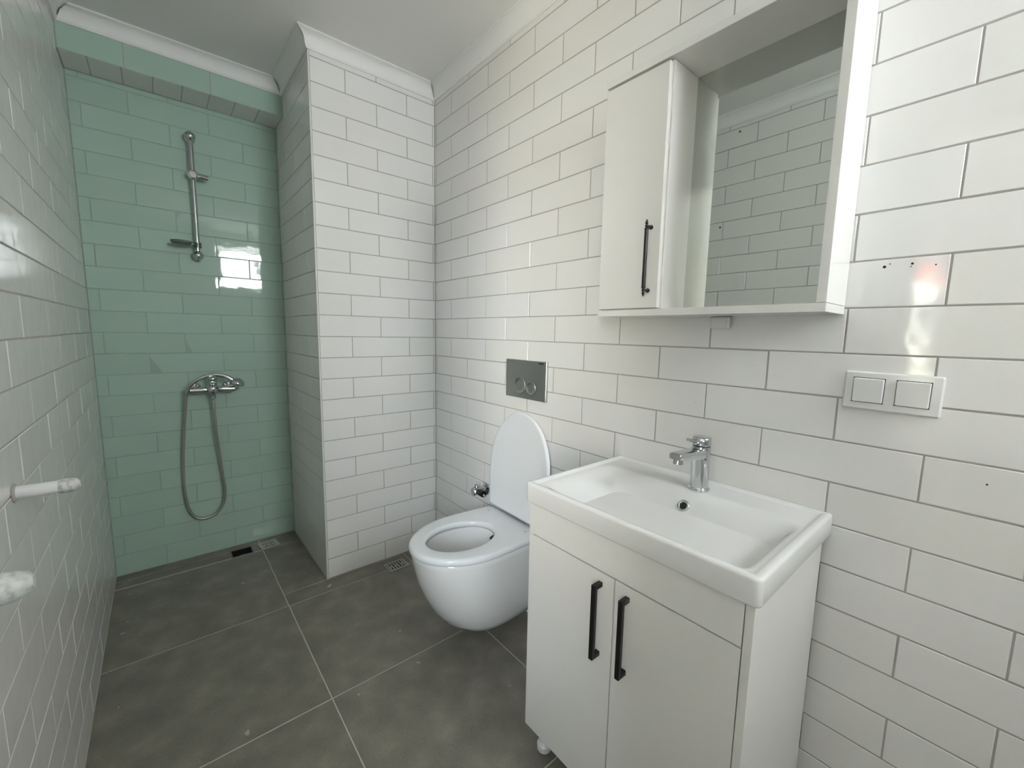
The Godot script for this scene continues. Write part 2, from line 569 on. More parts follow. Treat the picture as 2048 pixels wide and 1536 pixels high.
# ---------------------------------------------------------------- fixtures
func outline(Lf: float, w: float, a: float, rear: float, wr: float, y: float, n := 72, cx := -0.3227) -> PackedVector3Array:
	# plan of a toilet: half ellipse in front, sides running back to x = -rear, half width wr there; sampled by angle round (cx, 0)
	var poly := []
	for k in 49:
		var t := -PI / 2 + PI * k / 48
		poly.append(Vector2(-(Lf - a) - a * cos(t), w * sin(t)))
	for k in range(1, 9):
		var f := k / 8.0
		poly.append(Vector2(lerpf(-(Lf - a), -rear, f), lerpf(w, wr, f * f)))
	for k in range(8, 0, -1):
		var f := k / 8.0
		poly.append(Vector2(lerpf(-(Lf - a), -rear, f), -lerpf(w, wr, f * f)))
	var out := PackedVector3Array()
	for k in n:
		var t := TAU * k / n
		var d := Vector2(cos(t), sin(t))
		var best := 0.0
		for i in poly.size():
			var hit = Geometry2D.segment_intersects_segment(Vector2(cx, 0), Vector2(cx, 0) + d * 2.0, poly[i], poly[(i + 1) % poly.size()])
			if hit != null:
				best = maxf(best, (hit - Vector2(cx, 0)).length())
		out.append(Vector3(cx + d.x * best, y, d.y * best))
	return out

func oval(rx: float, rz: float, y: float, n := 72, cx := -0.3227, cz := 0.0) -> PackedVector3Array:
	var out := PackedVector3Array()
	for k in n:
		var t := TAU * k / n
		out.append(Vector3(cx + cos(t) * rx, y, cz + sin(t) * rz))
	return out

func shrink(r: PackedVector3Array, by: float, y: float) -> PackedVector3Array:
	# inwards by a distance, towards the outline's own middle
	var out := PackedVector3Array()
	var n := r.size()
	for k in n:
		var t := (r[(k + 1) % n] - r[(k + n - 1) % n]).normalized()
		var nrm := Vector3(t.z, 0, -t.x)
		var p := r[k] - nrm * by
		out.append(Vector3(p.x, y, p.z))
	return out

func build_toilet() -> void:
	var t := thing("toilet", Vector3(W, 0, 1.447), "white wall-hung toilet with its lid raised against the tiles", "toilet")
	t.rotation.y = deg_to_rad(-1.6)
	# bowl: outside from the bottom up, over the rim, and down inside
	var g := G.new()
	var rs := []
	for s in [[0.060, 0.25, 0.05, 0.06, 0.10, 0.04], [0.062, 0.29, 0.085, 0.10, 0.08, 0.07], [0.072, 0.335, 0.115, 0.13, 0.05, 0.10], [0.092, 0.375, 0.138, 0.15, 0.02, 0.125], [0.125, 0.413, 0.154, 0.17, 0.002, 0.14], [0.175, 0.448, 0.166, 0.19, 0.002, 0.152], [0.235, 0.478, 0.176, 0.21, 0.002, 0.162], [0.30, 0.502, 0.183, 0.23, 0.002, 0.170], [0.36, 0.517, 0.187, 0.24, 0.002, 0.175], [0.40, 0.523, 0.189, 0.245, 0.002, 0.177], [0.415, 0.523, 0.189, 0.245, 0.002, 0.177]]:
		rs.append(outline(s[1], s[2], s[3], s[4], s[5], s[0]))
	var last: PackedVector3Array = rs[rs.size() - 1]
	rs.append(shrink(last, 0.004, 0.420))
	g.loft(rs, true, false, true)
	g.next()
	var inn := [rs[rs.size() - 1]]
	for s in [[0.156, 0.122, 0.420], [0.152, 0.118, 0.413], [0.153, 0.119, 0.395], [0.150, 0.116, 0.36], [0.138, 0.106, 0.31], [0.115, 0.088, 0.265], [0.085, 0.066, 0.235], [0.05, 0.04, 0.222], [0.02, 0.016, 0.218]]:
		inn.append(oval(s[0], s[1], s[2]))
	g.loft(inn, false, true, true)
	part(t, "bowl", g, M.ceramic)
	# seat ring
	g = G.new()
	var o := outline(0.533, 0.193, 0.25, 0.045, 0.178, 0.422)
	rs = [shrink(o, 0.003, 0.4225), o.duplicate(), shrink(o, 0.0, 0.436), shrink(o, 0.0025, 0.4425), shrink(o, 0.007, 0.4465), shrink(o, 0.016, 0.4478)]
	rs[1] = shrink(o, 0.0, 0.426)
	for s in [[0.157, 0.122, 0.4478], [0.150, 0.115, 0.4465], [0.1465, 0.1115, 0.443], [0.145, 0.110, 0.436], [0.145, 0.110, 0.4225]]:
		rs.append(oval(s[0], s[1], s[2]))
	rs.append(rs[0])
	g.loft(rs, false, false, true)
	var seat := part(t, "seat", g, M.seat)
	for z in [-0.13, 0.13]:
		var q := G.new()
		q.lathe(Vector3(-0.095, 0.4478, z), Vector3.UP, [[0.006, 0.0], [0.005, 0.0008]], 12)
		part(seat, "screw_cover", q, mat(Color(0.75, 0.76, 0.78), 0.4))
	# hinge bar
	g = G.new()
	g.box(Vector3(-0.068, 0.424, -0.165), Vector3(-0.042, 0.446, 0.165), 0.006)
	part(t, "hinge", g, M.seat)
	# raised lid: its own outline stood up, leaning back on the wall
	g = G.new()
	var lo := outline(0.533, 0.196, 0.25, 0.075, 0.172, 0.0)
	var up := Transform3D(Basis(Vector3(0.098, 0.995, 0).normalized() * -1.0, Vector3(-0.995, 0.098, 0), Vector3.BACK), Vector3(-0.060, 0.385, 0))
	rs = []
	for s in [[0.008, -0.009], [0.002, -0.0075], [0.0, -0.004], [0.0, 0.004], [0.002, 0.0072], [0.008, 0.009]]:
		var r := PackedVector3Array()
		for p in shrink(lo, s[0], s[1]):
			r.append(up * p)
		rs.append(r)
	g.loft(rs, true, true, true)
	part(t, "lid", g, M.seat)
	# bidet nozzle and the drain well
	g = G.new()
	g.lathe(Vector3(-0.182, 0.408, 0.028), Vector3(-1, -0.25, 0), [[0.008, -0.006], [0.008, 0.012], [0.005, 0.016]], 14)
	part(t, "bidet_nozzle", g, M.black)
	g = G.new()
	g.fan(oval(0.062, 0.05, 0.2265))
	var water := mat(Color(0.9, 0.93, 0.95, 0.1), 0.0)
	water.transparency = BaseMaterial3D.TRANSPARENCY_ALPHA
	part(t, "water", g, water)
	# wall bracket cover under the bowl
	g = G.new()
	g.box(Vector3(-0.035, 0.05, -0.12), Vector3(-0.002, 0.16, 0.12), 0.006)
	part(t, "mounting_flange", g, M.ceramic)

	# flush plate
	var f := thing("flush_plate", Vector3(W, 1.061, 1.4545), "satin grey flush plate with two round buttons above the toilet", "flush plate")
	g = G.new()
	g.box(Vector3(-0.011, -0.083, -0.129), Vector3(-0.0005, 0.083, 0.129), 0.002)
	part(f, "plate", g, M.satin)
	g = G.new()
	g.box(Vector3(-0.010, -0.083, 0.1285), Vector3(-0.0005, 0.083, 0.1315), 0.001)
	part(f, "polished_edge", g, M.chrome)
	for b in [[-0.033, -0.028, 0.037], [0.039, -0.034, 0.030]]:
		g = G.new()
		g.lathe(Vector3(-0.011, b[1], b[0]), Vector3.LEFT, [[b[2], -0.001], [b[2], 0.001], [b[2] * 0.95, 0.003], [b[2] * 0.86, 0.003], [b[2] * 0.82, 0.0005], [b[2] * 0.5, 0.0002]], 40, false)
		part(f, "button", g, M.satin)
	g = G.new()
	g.box(Vector3(-0.0113, 0.0722, 0.083), Vector3(-0.0109, 0.0765, 0.113))
	part(f, "printed_mark", g, M.black)

	# angle valve beside the lid
	var v := thing("angle_valve", Vector3(W, 0.487, 1.168), "small chrome angle valve with a black connector beside the toilet lid", "valve")
	g = G.new()
	g.lathe(Vector3.ZERO, Vector3.LEFT, [[0.026, 0.0005], [0.026, 0.003], [0.012, 0.01], [0.011, 0.03], [0.016, 0.032], [0.017, 0.062], [0.014, 0.066]], 20)
	part(v, "body", g, M.chrome)
	g = G.new()
	g.lathe(Vector3(-0.047, 0, 0.014), Vector3.BACK, [[0.011, 0.0], [0.011, 0.012], [0.013, 0.013], [0.013, 0.035]], 18)
	part(v, "connector", g, M.black)
	g = G.new()
	g.lathe(Vector3(-0.047, 0.012, 0), Vector3.UP, [[0.009, 0.0], [0.009, 0.012], [0.004, 0.016]], 16)
	part(v, "spindle", g, M.chrome)
	g = G.new()
	g.tube([Vector3(-0.047, 0, 0.034), Vector3(-0.047, -0.001, 0.045), Vector3(-0.044, -0.008, 0.052)], 0.006, 10)
	part(v, "hose", g, M.steel)
	v.scale = Vector3.ONE * 1.2


func smooth(a: float, b: float, x: float) -> float:
	var t := clampf((x - a) / (b - a), 0.0, 1.0)
	return t * t * (3 - 2 * t)

func build_vanity() -> void:
	var z0 := 1.952
	var z1 := 2.541
	var xf := 1.020
	var yb := 0.088
	var yt := 0.790
	var base := Vector3((xf + W) / 2, 0, (z0 + z1) / 2)
	var t := thing("vanity_cabinet", base, "white gloss two-door vanity cabinet under the washbasin", "cabinet")
	var th := 0.016
	var back := 1.4235
	var g := G.new(base)
	g.box(Vector3(xf, yb, z0), Vector3(back, yt, z0 + th), 0.0007)
	part(t, "side_panel", g, M.lacquer)
	g = G.new(base)
	g.box(Vector3(xf, yb, z1 - th), Vector3(back, yt, z1), 0.0007)
	part(t, "side_panel", g, M.lacquer)
	g = G.new(base)
	g.box(Vector3(xf + 0.02, yb, z0 + th), Vector3(back, yb + th, z1 - th))
	g.box(Vector3(back - 0.008, yb + th, z0 + th), Vector3(back, yt, z1 - th))
	part(t, "carcass", g, M.lacquer)
	# front: fixed panel above two doors, set between the sides
	var gap := 0.0016
	var zi0 := z0 + 0.0015
	var zi1 := z1 - th - gap
	var ys := 0.695
	g = G.new(base)
	g.box(Vector3(xf - 0.0005, ys + gap, zi0), Vector3(xf + 0.0165, yt - 0.0005, zi1), 0.0008)
	part(t, "front_panel", g, M.lacquer)
	var zm := 2.2465
	for k in 2:
		g = G.new(base)
		var a := zi0 if k == 0 else zm + gap
		var b := zm - gap if k == 0 else zi1
		g.box(Vector3(xf - 0.0005, yb - 0.001, a), Vector3(xf + 0.0165, ys - gap, b), 0.0008)
		var d := part(t, "door", g, M.lacquer)
		var hz := 2.2075 if k == 0 else 2.2835
		g = G.new(base)
		g.box(Vector3(xf - 0.030, 0.479, hz - 0.006), Vector3(xf - 0.019, 0.671, hz + 0.006), 0.0012)
		for y in [0.479, 0.659]:
			g.box(Vector3(xf - 0.020, y, hz - 0.006), Vector3(xf - 0.0005, y + 0.012, hz + 0.006), 0.001)
		part(d, "handle", g, M.black)
	for p in [[xf + 0.045, z0 + 0.04], [xf + 0.045, z1 - 0.04], [back - 0.05, z0 + 0.04], [back - 0.05, z1 - 0.04]]:
		g = G.new(base)
		g.lathe(Vector3(p[0], 0, p[1]), Vector3.UP, [[0.02, 0.0], [0.022, 0.004], [0.022, 0.02], [0.014, 0.03], [0.014, yb]], 20)
		part(t, "foot", g, M.white_plastic)

	build_basin()
	build_faucet()

func build_basin() -> void:
	var X0 := 1.006
	var X1 := W - 0.0006
	var Z0 := 1.945
	var Z1 := 2.551
	var yt := 0.846
	var yb := 0.7905
	var base := Vector3((X0 + X1) / 2, yb, (Z0 + Z1) / 2)
	var t := thing("washbasin", base, "white ceramic countertop washbasin with a shallow rectangular bowl", "washbasin")
	var g := G.new(base)
	var edge := [0.0, 0.0008, 0.002, 0.0045, 0.0075, 0.011, 0.015, 0.019, 0.023, 0.027, 0.032, 0.038]
	var lines := func(a: float, b: float, n: int) -> Array:
		var out := []
		for e in edge: out.append(a + e)
		for k in range(1, n): out.append(lerpf(a + 0.038, b - 0.038, float(k) / n))
		for k in range(edge.size() - 1, -1, -1): out.append(b - edge[k])
		return out
	var xs: Array = lines.call(X0, X1, 34)
	var zs: Array = lines.call(Z0, Z1, 52)
	var rc := 0.013
	var r := 0.008
	var pts := []
	for i in xs.size():
		var row := []
		for j in zs.size():
			var x: float = xs[i]
			var z: float = zs[j]
			var ef := x - X0
			var eb := X1 - x + 0.004
			var ez := minf(z - Z0, Z1 - z)
			var d := minf(ef, minf(ez, eb))
			var y := yt
			# lip and ledge
			y -= 0.0055 * smooth(0.013, 0.024, minf(ef, minf(ez, eb + 0.004)))
			# bowl
			var p := [(z - Z0 - 0.022) / 0.17, (Z1 - 0.024 - z) / 0.075, (ef - 0.022) / 0.065, (1.340 - x) / 0.095]
			var sm := 0.0
			for q in p:
				sm += exp(-7.0 * clampf(q, -0.3, 3.0))
			var v := clampf(-log(sm) / 7.0, 0.0, 1.0)
			y -= 0.088 * v * v * (3 - 2 * v)
			if d < r:
				y -= r - sqrt(maxf(0.0, r * r - (r - d) * (r - d)))
			# round the two front corners in plan
			var ax := rc - (x - X0)
			var zl := z - Z0 < Z1 - z
			var az: float = rc - (z - Z0 if zl else Z1 - z)
			if ax > 0 and az > 0:
				var s := ax / rc
				var u := az / rc
				x = X0 + rc - rc * s * sqrt(1 - u * u / 2)
				var m := rc * u * sqrt(1 - s * s / 2)
				z = Z0 + rc - m if zl else Z1 - rc + m
			row.append(Vector3(x, y, z))
		pts.append(row)
	var nx := xs.size()
	var nz := zs.size()
	for i in nx - 1:
		for j in nz - 1:
			g.quad(pts[i][j], pts[i][j + 1], pts[i + 1][j + 1], pts[i + 1][j])
	# skirt all round, its lower edge rounded, and the underside
	var loop := PackedVector3Array()
	for j in nz: loop.append(pts[0][j])
	for i in range(1, nx): loop.append(pts[i][nz - 1])
	for j in range(nz - 2, -1, -1): loop.append(pts[nx - 1][j])
	for i in range(nx - 2, 0, -1): loop.append(pts[i][0])
	var l1 := PackedVector3Array()
	var l2 := PackedVector3Array()
	var l3 := PackedVector3Array()
	for p in loop:
		l1.append(Vector3(p.x, yb + 0.004, p.z))
		var q := p.lerp(Vector3((X0 + X1) / 2, 0, (Z0 + Z1) / 2), 0.004)
		l2.append(Vector3(q.x, yb + 0.0008, q.z))
		q = p.lerp(Vector3((X0 + X1) / 2, 0, (Z0 + Z1) / 2), 0.014)
		l3.append(Vector3(q.x, yb, q.z))
	g.loft([loop, l1, l2, l3], false, true, true)
	part(t, "basin", g, M.ceramic)
	# overflow ring in the rear slope of the bowl
	g = G.new(base)
	var n := Vector3(-0.806, 0.592, 0).normalized()
	var at := Vector3(1.2985, 0.8045, 2.258)
	g.lathe(at, n, [[0.0165, -0.006], [0.0165, 0.001], [0.0145, 0.003], [0.0105, 0.0025], [0.0092, 0.0008], [0.0092, -0.012]], 28, false)
	part(t, "overflow_ring", g, M.chrome)
	g = G.new(base)
	g.lathe(at, n, [[0.0092, -0.006], [0.0092, 0.0006]], 20)
	part(t, "overflow_shade", g, M.black_hole)  # black disc stands in for the shade inside the overflow
	g = G.new(base)
	g.lathe(Vector3(1.21, 0.7475, 2.262), Vector3.UP, [[0.031, 0.0], [0.031, 0.002], [0.026, 0.0035], [0.024, 0.002], [0.022, 0.001], [0.022, 0.004], [0.01, 0.007]], 32)
	part(t, "waste", g, M.chrome)

func build_faucet() -> void:
	var at := Vector3(1.362, 0.8405, 2.266)
	var t := thing("basin_faucet", at, "chrome single-lever mixer tap standing on the washbasin", "faucet")
	var g := G.new()
	g.lathe(Vector3.ZERO, Vector3.UP, [[0.0285, 0.0], [0.0285, 0.003], [0.0255, 0.006], [0.0245, 0.008]], 32)
	part(t, "base_ring", g, M.chrome)
	g = G.new()
	var rs := []
	for s in [[0.0235, 0.008], [0.0232, 0.05], [0.0238, 0.085], [0.0242, 0.108], [0.0240, 0.1225]]:
		rs.append(g.ring(Vector3(0, s[1], 0), Vector3.BACK, Vector3.RIGHT, s[0], s[0], 32))
	g.loft(rs, false, true)
	part(t, "body", g, M.chrome)
	# spout reaching out over the bowl
	g = G.new()
	rs = []
	for s in [[0.0, 0.103, 0.021, 0.0150], [-0.03, 0.105, 0.0205, 0.0140], [-0.08, 0.110, 0.0185, 0.0115], [-0.125, 0.1145, 0.0170, 0.0095], [-0.138, 0.1155, 0.0165, 0.0088], [-0.141, 0.1155, 0.0145, 0.0070]]:
		var r := PackedVector3Array()
		for k in 24:
			var a := TAU * k / 24
			var c := cos(a)
			var d := sin(a)
			r.append(Vector3(s[0], s[1] + signf(d) * pow(absf(d), 0.45) * s[3], signf(c) * pow(absf(c), 0.45) * s[2]))
		rs.append(r)
	g.loft(rs, true, true)
	part(t, "spout", g, M.chrome)
	g = G.new()
	g.lathe(Vector3(-0.122, 0.104, 0), Vector3(-0.1, -1, 0), [[0.0125, -0.004], [0.0125, 0.010], [0.0105, 0.011], [0.0100, 0.008]], 24)
	part(t, "aerator", g, M.chrome)
	g = G.new()
	g.lathe(Vector3(0, 0.1225, 0), Vector3.UP, [[0.0215, 0.0], [0.0215, 0.003]], 28)
	part(t, "joint_ring", g, M.black)
	# lever head
	g = G.new()
	rs = []
	for s in [[0.0238, 0.0255], [0.0243, 0.0275], [0.0243, 0.043], [0.0225, 0.0475], [0.016, 0.0485]]:
		rs.append(g.ring(Vector3(0, 0.1 + s[1], 0), Vector3.BACK, Vector3.RIGHT, s[0], s[0], 28))
	g.loft(rs, true, true)
	g.cbox(Transform3D(Basis(Vector3.BACK, -0.2), Vector3(-0.036, 0.1405, 0)), Vector3(0.022, 0.0038, 0.0165), 0.002)
	part(t, "lever", g, M.chrome)


func build_mirror_cabinet() -> void:
	var xf := 1.298
	var z0 := 1.941
	var z1 := 2.529
	var y0 := 1.3145
	var y1 := 1.990
	var xb := W - 0.0008
	var base := Vector3(W, y0, (z0 + z1) / 2)
	var t := thing("mirror_cabinet", base, "white wall cabinet framing a mirror, with a narrow cupboard at one side", "mirror cabinet")
	var th := 0.018
	var g := G.new(base)
	g.box(Vector3(xf, y0, z0), Vector3(xb, y0 + th, z1), 0.0008)
	part(t, "bottom_panel", g, M.lacquer)
	g = G.new(base)
	g.box(Vector3(xf, y1 - th, z0), Vector3(xb, y1, z1), 0.0008)
	part(t, "top_panel", g, M.lacquer)
	g = G.new(base)
	g.box(Vector3(xf, y0 + th + 0.0006, z1 - 0.018), Vector3(xb, y1 - th - 0.0006, z1), 0.0008)
	part(t, "side_panel", g, M.lacquer)
	# cupboard
	var zs := 2.146
	g = G.new(base)
	g.box(Vector3(xf + 0.0185, y0 + th + 0.0005, z0 + 0.001), Vector3(xb - 0.001, y1 - th - 0.0005, zs), 0.0008)
	part(t, "cupboard", g, M.lacquer)
	g = G.new(base)
	g.box(Vector3(xf + 0.001, y0 + th + 0.0035, z0 + 0.001), Vector3(xf + 0.0165, y1 - th - 0.0065, zs - 0.004), 0.001)
	var d := part(t, "door", g, M.lacquer)
	# turned black bar handle
	g = G.new(base)
	var hx := xf - 0.022
	var hz := 2.113
	g.lathe(Vector3(hx, 1.366, hz), Vector3.UP, [[0.0012, 0.0], [0.003, 0.006], [0.0042, 0.008], [0.0042, 0.0105], [0.002, 0.013], [0.0046, 0.0155], [0.0046, 0.018], [0.003, 0.021], [0.0062, 0.0235], [0.0052, 0.0265], [0.0052, 0.178], [0.0062, 0.181], [0.003, 0.184], [0.0046, 0.187], [0.0046, 0.1895], [0.002, 0.192], [0.0042, 0.1945], [0.0042, 0.197], [0.003, 0.199], [0.0012, 0.205]], 16)
	for y in [1.3835, 1.5535]:
		g.lathe(Vector3(xf + 0.0008, y, hz), Vector3.LEFT, [[0.006, 0.0], [0.006, 0.003], [0.0035, 0.006], [0.0035, 0.022]], 14)
	part(d, "handle", g, M.black)
	# mirror
	g = G.new(base)
	g.box(Vector3(1.4375, y0 + th, zs), Vector3(xb - 0.002, y1 - th, z1 - 0.018))
	part(t, "mirror", g, M.mirror)


func build_electrics() -> void:
	var s := thing("light_switch", Vector3(W, 1.1455, 2.6255), "white double light switch on the tiles beside the mirror cabinet", "light switch")
	var g := G.new()
	g.box(Vector3(-0.009, -0.0425, -0.0805), Vector3(-0.0003, 0.0425, 0.0805), 0.0035)
	part(s, "frame", g, M.white_plastic)
	for k in 2:
		g = G.new()
		var z := -0.0368 if k == 0 else 0.0356
		g.cbox(Transform3D(Basis(Vector3.BACK, 0.03), Vector3(-0.0088, 0.0015, z)), Vector3(0.0045, 0.0265, 0.0262), 0.0018)
		var r := part(s, "rocker", g, M.white_plastic)
		g = G.new()
		g.box(Vector3(-0.0092, -0.0262, z - 0.0274), Vector3(-0.0085, 0.0292, z + 0.0274))
		part(s, "rocker_gap_shade", g, M.black_hole)  # black plate puts the shade round the rocker into its colour
	s.rotation.x = deg_to_rad(0.6)
	var j := thing("junction_box", Vector3(W, 1.297, 2.2595), "small white cable box on the tiles under the mirror cabinet", "junction box")
	g = G.new()
	g.box(Vector3(-0.02, -0.0165, -0.025), Vector3(-0.0003, 0.0165, 0.025), 0.003)
	part(j, "housing", g, M.white_plastic)
	g = G.new()
	g.box(Vector3(-0.022, -0.012, -0.021), Vector3(-0.0195, 0.012, 0.021), 0.001)
	part(j, "cover", g, M.white_plastic)


func curve(pts: Array, n: int) -> Array:
	var c := Curve3D.new()
	for i in pts.size():
		var a: Vector3 = pts[maxi(i - 1, 0)]
		var b: Vector3 = pts[mini(i + 1, pts.size() - 1)]
		c.add_point(pts[i], -(b - a) / 6.0, (b - a) / 6.0)
	var out := []
	for k in n + 1:
		out.append(c.sample_baked(c.get_baked_length() * k / n, true))
	return out

func build_shower() -> void:
	# slide rail
	var zr := 0.045
	var xr := 0.425
	var t := thing("shower_rail", Vector3(xr, 1.625, 0), "chrome vertical shower slide rail on the green tiles", "shower rail")
	var g := G.new()
	g.tube([Vector3(0, 0.0, zr), Vector3(0, 0.577, zr)], 0.0105, 20)
	part(t, "bar", g, M.chrome)
	for y in [0.0, 0.577]:
		g = G.new()
		g.ball(Vector3(0, y, zr), Vector3(0.0235, 0.0235, 0.0235), 24)
		g.lathe(Vector3(0, y, 0.0005), Vector3.BACK, [[0.022, 0.0], [0.022, 0.004], [0.013, 0.01], [0.012, zr]], 24)
		part(t, "end_mount", g, M.chrome)
	g = G.new()
	g.lathe(Vector3(0, 0.393, zr - 0.022), Vector3.BACK, [[0.015, 0.0], [0.0225, 0.004], [0.0235, 0.03], [0.021, 0.043], [0.017, 0.0445], [0.015, 0.0425]], 28)
	var sl := part(t, "slider", g, M.chrome)
	g = G.new()
	g.tube([Vector3(0.012, 0.391, zr + 0.01), Vector3(0.034, 0.389, zr + 0.012), Vector3(0.062, 0.386, zr + 0.014)], [0.011, 0.0125, 0.0105], 18)
	part(sl, "hand_shower_holder", g, M.chrome)
	# soap dish on the rail
	var d := thing("soap_dish", Vector3(xr, 1.677, zr), "smoked grey oval soap dish clipped to the shower rail", "soap dish")
	g = G.new()
	var rs := []
	for s in [[0.3, -0.012], [0.8, -0.010], [1.0, 0.0], [1.03, 0.008], [0.97, 0.008], [0.92, 0.0], [0.7, -0.006], [0.2, -0.008]]:
		rs.append(g.ring(Vector3(-0.066, s[1], 0.025), Vector3.BACK, Vector3.RIGHT, 0.040 * s[0], 0.043 * s[0], 32))
	g.loft(rs, true, true)
	part(d, "dish", g, M.smoke)
	g = G.new()
	g.lathe(Vector3(0, -0.014, 0), Vector3.UP, [[0.0112, 0.0], [0.016, 0.0], [0.016, 0.026], [0.0112, 0.026]], 20)
	g.box(Vector3(-0.034, -0.006, 0.004), Vector3(-0.012, 0.004, 0.022), 0.002)
	part(d, "clip", g, M.smoke)

	# bath mixer
	var m := thing("shower_mixer", Vector3(0.445, 0.93, 0), "chrome wall-mounted shower mixer with a top lever on the green tiles", "shower mixer")
	var zm := 0.06
	g = G.new()
	g.lathe(Vector3(-0.1, 0, zm), Vector3.RIGHT, [[0.012, 0.0], [0.0165, 0.003], [0.0165, 0.06], [0.0150, 0.075]], 24)
	part(m, "arm", g, M.chrome)
	g = G.new()
	g.lathe(Vector3(0.1, 0, zm), Vector3.LEFT, [[0.012, 0.0], [0.0165, 0.003], [0.0165, 0.06], [0.0150, 0.075]], 24)
	part(m, "arm", g, M.chrome)
	for x in [-0.075, 0.075]:
		g = G.new()
		g.lathe(Vector3(x, 0.004, 0.0005), Vector3.BACK, [[0.031, 0.0], [0.031, 0.003], [0.026, 0.010], [0.015, 0.014], [0.014, zm]], 28)
		part(m, "wall_rose", g, M.chrome)
	g = G.new()
	g.ball(Vector3(0, 0.003, zm + 0.004), Vector3(0.027, 0.030, 0.028), 24)
	g.lathe(Vector3(0, -0.02, zm), Vector3.DOWN, [[0.016, 0.0], [0.013, 0.008], [0.011, 0.014], [0.0125, 0.016], [0.0125, 0.028], [0.010, 0.032]], 20)
	part(m, "body", g, M.chrome)
	g = G.new()
	g.lathe(Vector3(0, 0.024, zm + 0.004), Vector3(0, 1, 0.12), [[0.019, 0.0], [0.0225, 0.006], [0.0205, 0.012], [0.0225, 0.018], [0.0215, 0.026], [0.0245, 0.036], [0.0265, 0.042]], 24)
	part(m, "cartridge_cap", g, M.chrome)
	g = G.new()
	g.cbox(Transform3D(Basis(Vector3.RIGHT, 0.35), Vector3(0, 0.050, zm + 0.044)), Vector3(0.012, 0.005, 0.026), 0.003)
	part(m, "lever", g, M.chrome)

	# hand shower resting on the mixer
	var h := thing("hand_shower", Vector3(0.445, 0.93, 0), "chrome curved hand shower resting across the shower mixer", "hand shower")
	var zh := 0.092
	var path := curve([Vector3(-0.112, -0.012, 0.066), Vector3(-0.1, 0.022, 0.074), Vector3(-0.07, 0.054, zh), Vector3(-0.03, 0.075, zh), Vector3(0.012, 0.082, zh), Vector3(0.055, 0.072, zh + 0.004), Vector3(0.088, 0.050, zh + 0.008)], 30)
	var rad := []
	for k in 31:
		rad.append(lerpf(0.0088, 0.0125, smooth(0.3, 0.95, k / 30.0)))
	g = G.new()
	g.tube(path, rad, 16)
	part(h, "handle", g, M.chrome)
	g = G.new()
	g.lathe(Vector3(0.108, 0.034, zh + 0.01), Vector3(-0.32, -0.94, 0.05), [[0.008, -0.026], [0.020, -0.020], [0.030, -0.010], [0.035, 0.002], [0.035, 0.010], [0.031, 0.013]], 32, false)
	part(h, "head", g, M.chrome)
	g = G.new()
	g.lathe(Vector3(0.108, 0.034, zh + 0.01), Vector3(-0.32, -0.94, 0.05), [[0.030, 0.0125], [0.028, 0.0145]], 28)
	part(h, "spray_face", g, M.smoke)

	# hose hanging in a long loop
	var hp := curve([Vector3(0.445, 0.868, 0.06), Vector3(0.447, 0.734, 0.055), Vector3(0.455, 0.593, 0.045), Vector3(0.465, 0.449, 0.035), Vector3(0.471, 0.347, 0.03), Vector3(0.459, 0.276, 0.025), Vector3(0.418, 0.224, 0.022), Vector3(0.354, 0.217, 0.022), Vector3(0.311, 0.272, 0.022), Vector3(0.295, 0.389, 0.022), Vector3(0.298, 0.539, 0.024), Vector3(0.31, 0.699, 0.03), Vector3(0.326, 0.86, 0.055), Vector3(0.333, 0.915, 0.066)], 420)
	var hr := []
	for k in hp.size():
		hr.append(0.0072 if k % 3 else 0.0064)
	g = G.new(Vector3(0.38, 0.21, 0.02))
	g.tube(hp, hr, 10)
	var o := part(self, "shower_hose", g, M.steel)
	o.position = Vector3(0.38, 0.21, 0.02)
	tag(o, "ribbed metal shower hose hanging in a loop below the mixer", "hose")


func grate(at: Vector3, w: float, d: float, turn: float, label: String) -> void:
	var t := thing("floor_drain", at, label, "floor drain")
	t.rotation.y = turn
	var g := G.new()
	g.box(Vector3(-w / 2, 0.0003, -d / 2), Vector3(w / 2, 0.0014, d / 2))
	part(t, "slot_shade", g, M.black_hole)  # black plate on the floor, painted as the shade below the bars
	g = G.new()
	var e := 0.011
	g.box(Vector3(-w / 2, 0.0002, -d / 2), Vector3(w / 2, 0.0042, -d / 2 + e), 0.0008)
	g.box(Vector3(-w / 2, 0.0002, d / 2 - e), Vector3(w / 2, 0.0042, d / 2), 0.0008)
	g.box(Vector3(-w / 2, 0.0002, -d / 2 + e), Vector3(-w / 2 + e, 0.0042, d / 2 - e), 0.0008)
	g.box(Vector3(w / 2 - e, 0.0002, -d / 2 + e), Vector3(w / 2, 0.0042, d / 2 - e), 0.0008)
	part(t, "frame", g, M.steel)
	var iw := w - 2 * e
	var n := 6
	for k in n:
		var x := -iw / 2 + iw * (k + 0.5) / n
		g = G.new()
		g.box(Vector3(x - iw / n * 0.3, 0.0006, -d / 2 + e), Vector3(x + iw / n * 0.3, 0.0038, d / 2 - e), 0.0006)
		if k % 2 == 0 and k < n - 1:
			g.box(Vector3(x, 0.0006, -0.006), Vector3(x + iw / n, 0.0037, 0.006), 0.0006)
		part(t, "bar", g, M.steel)

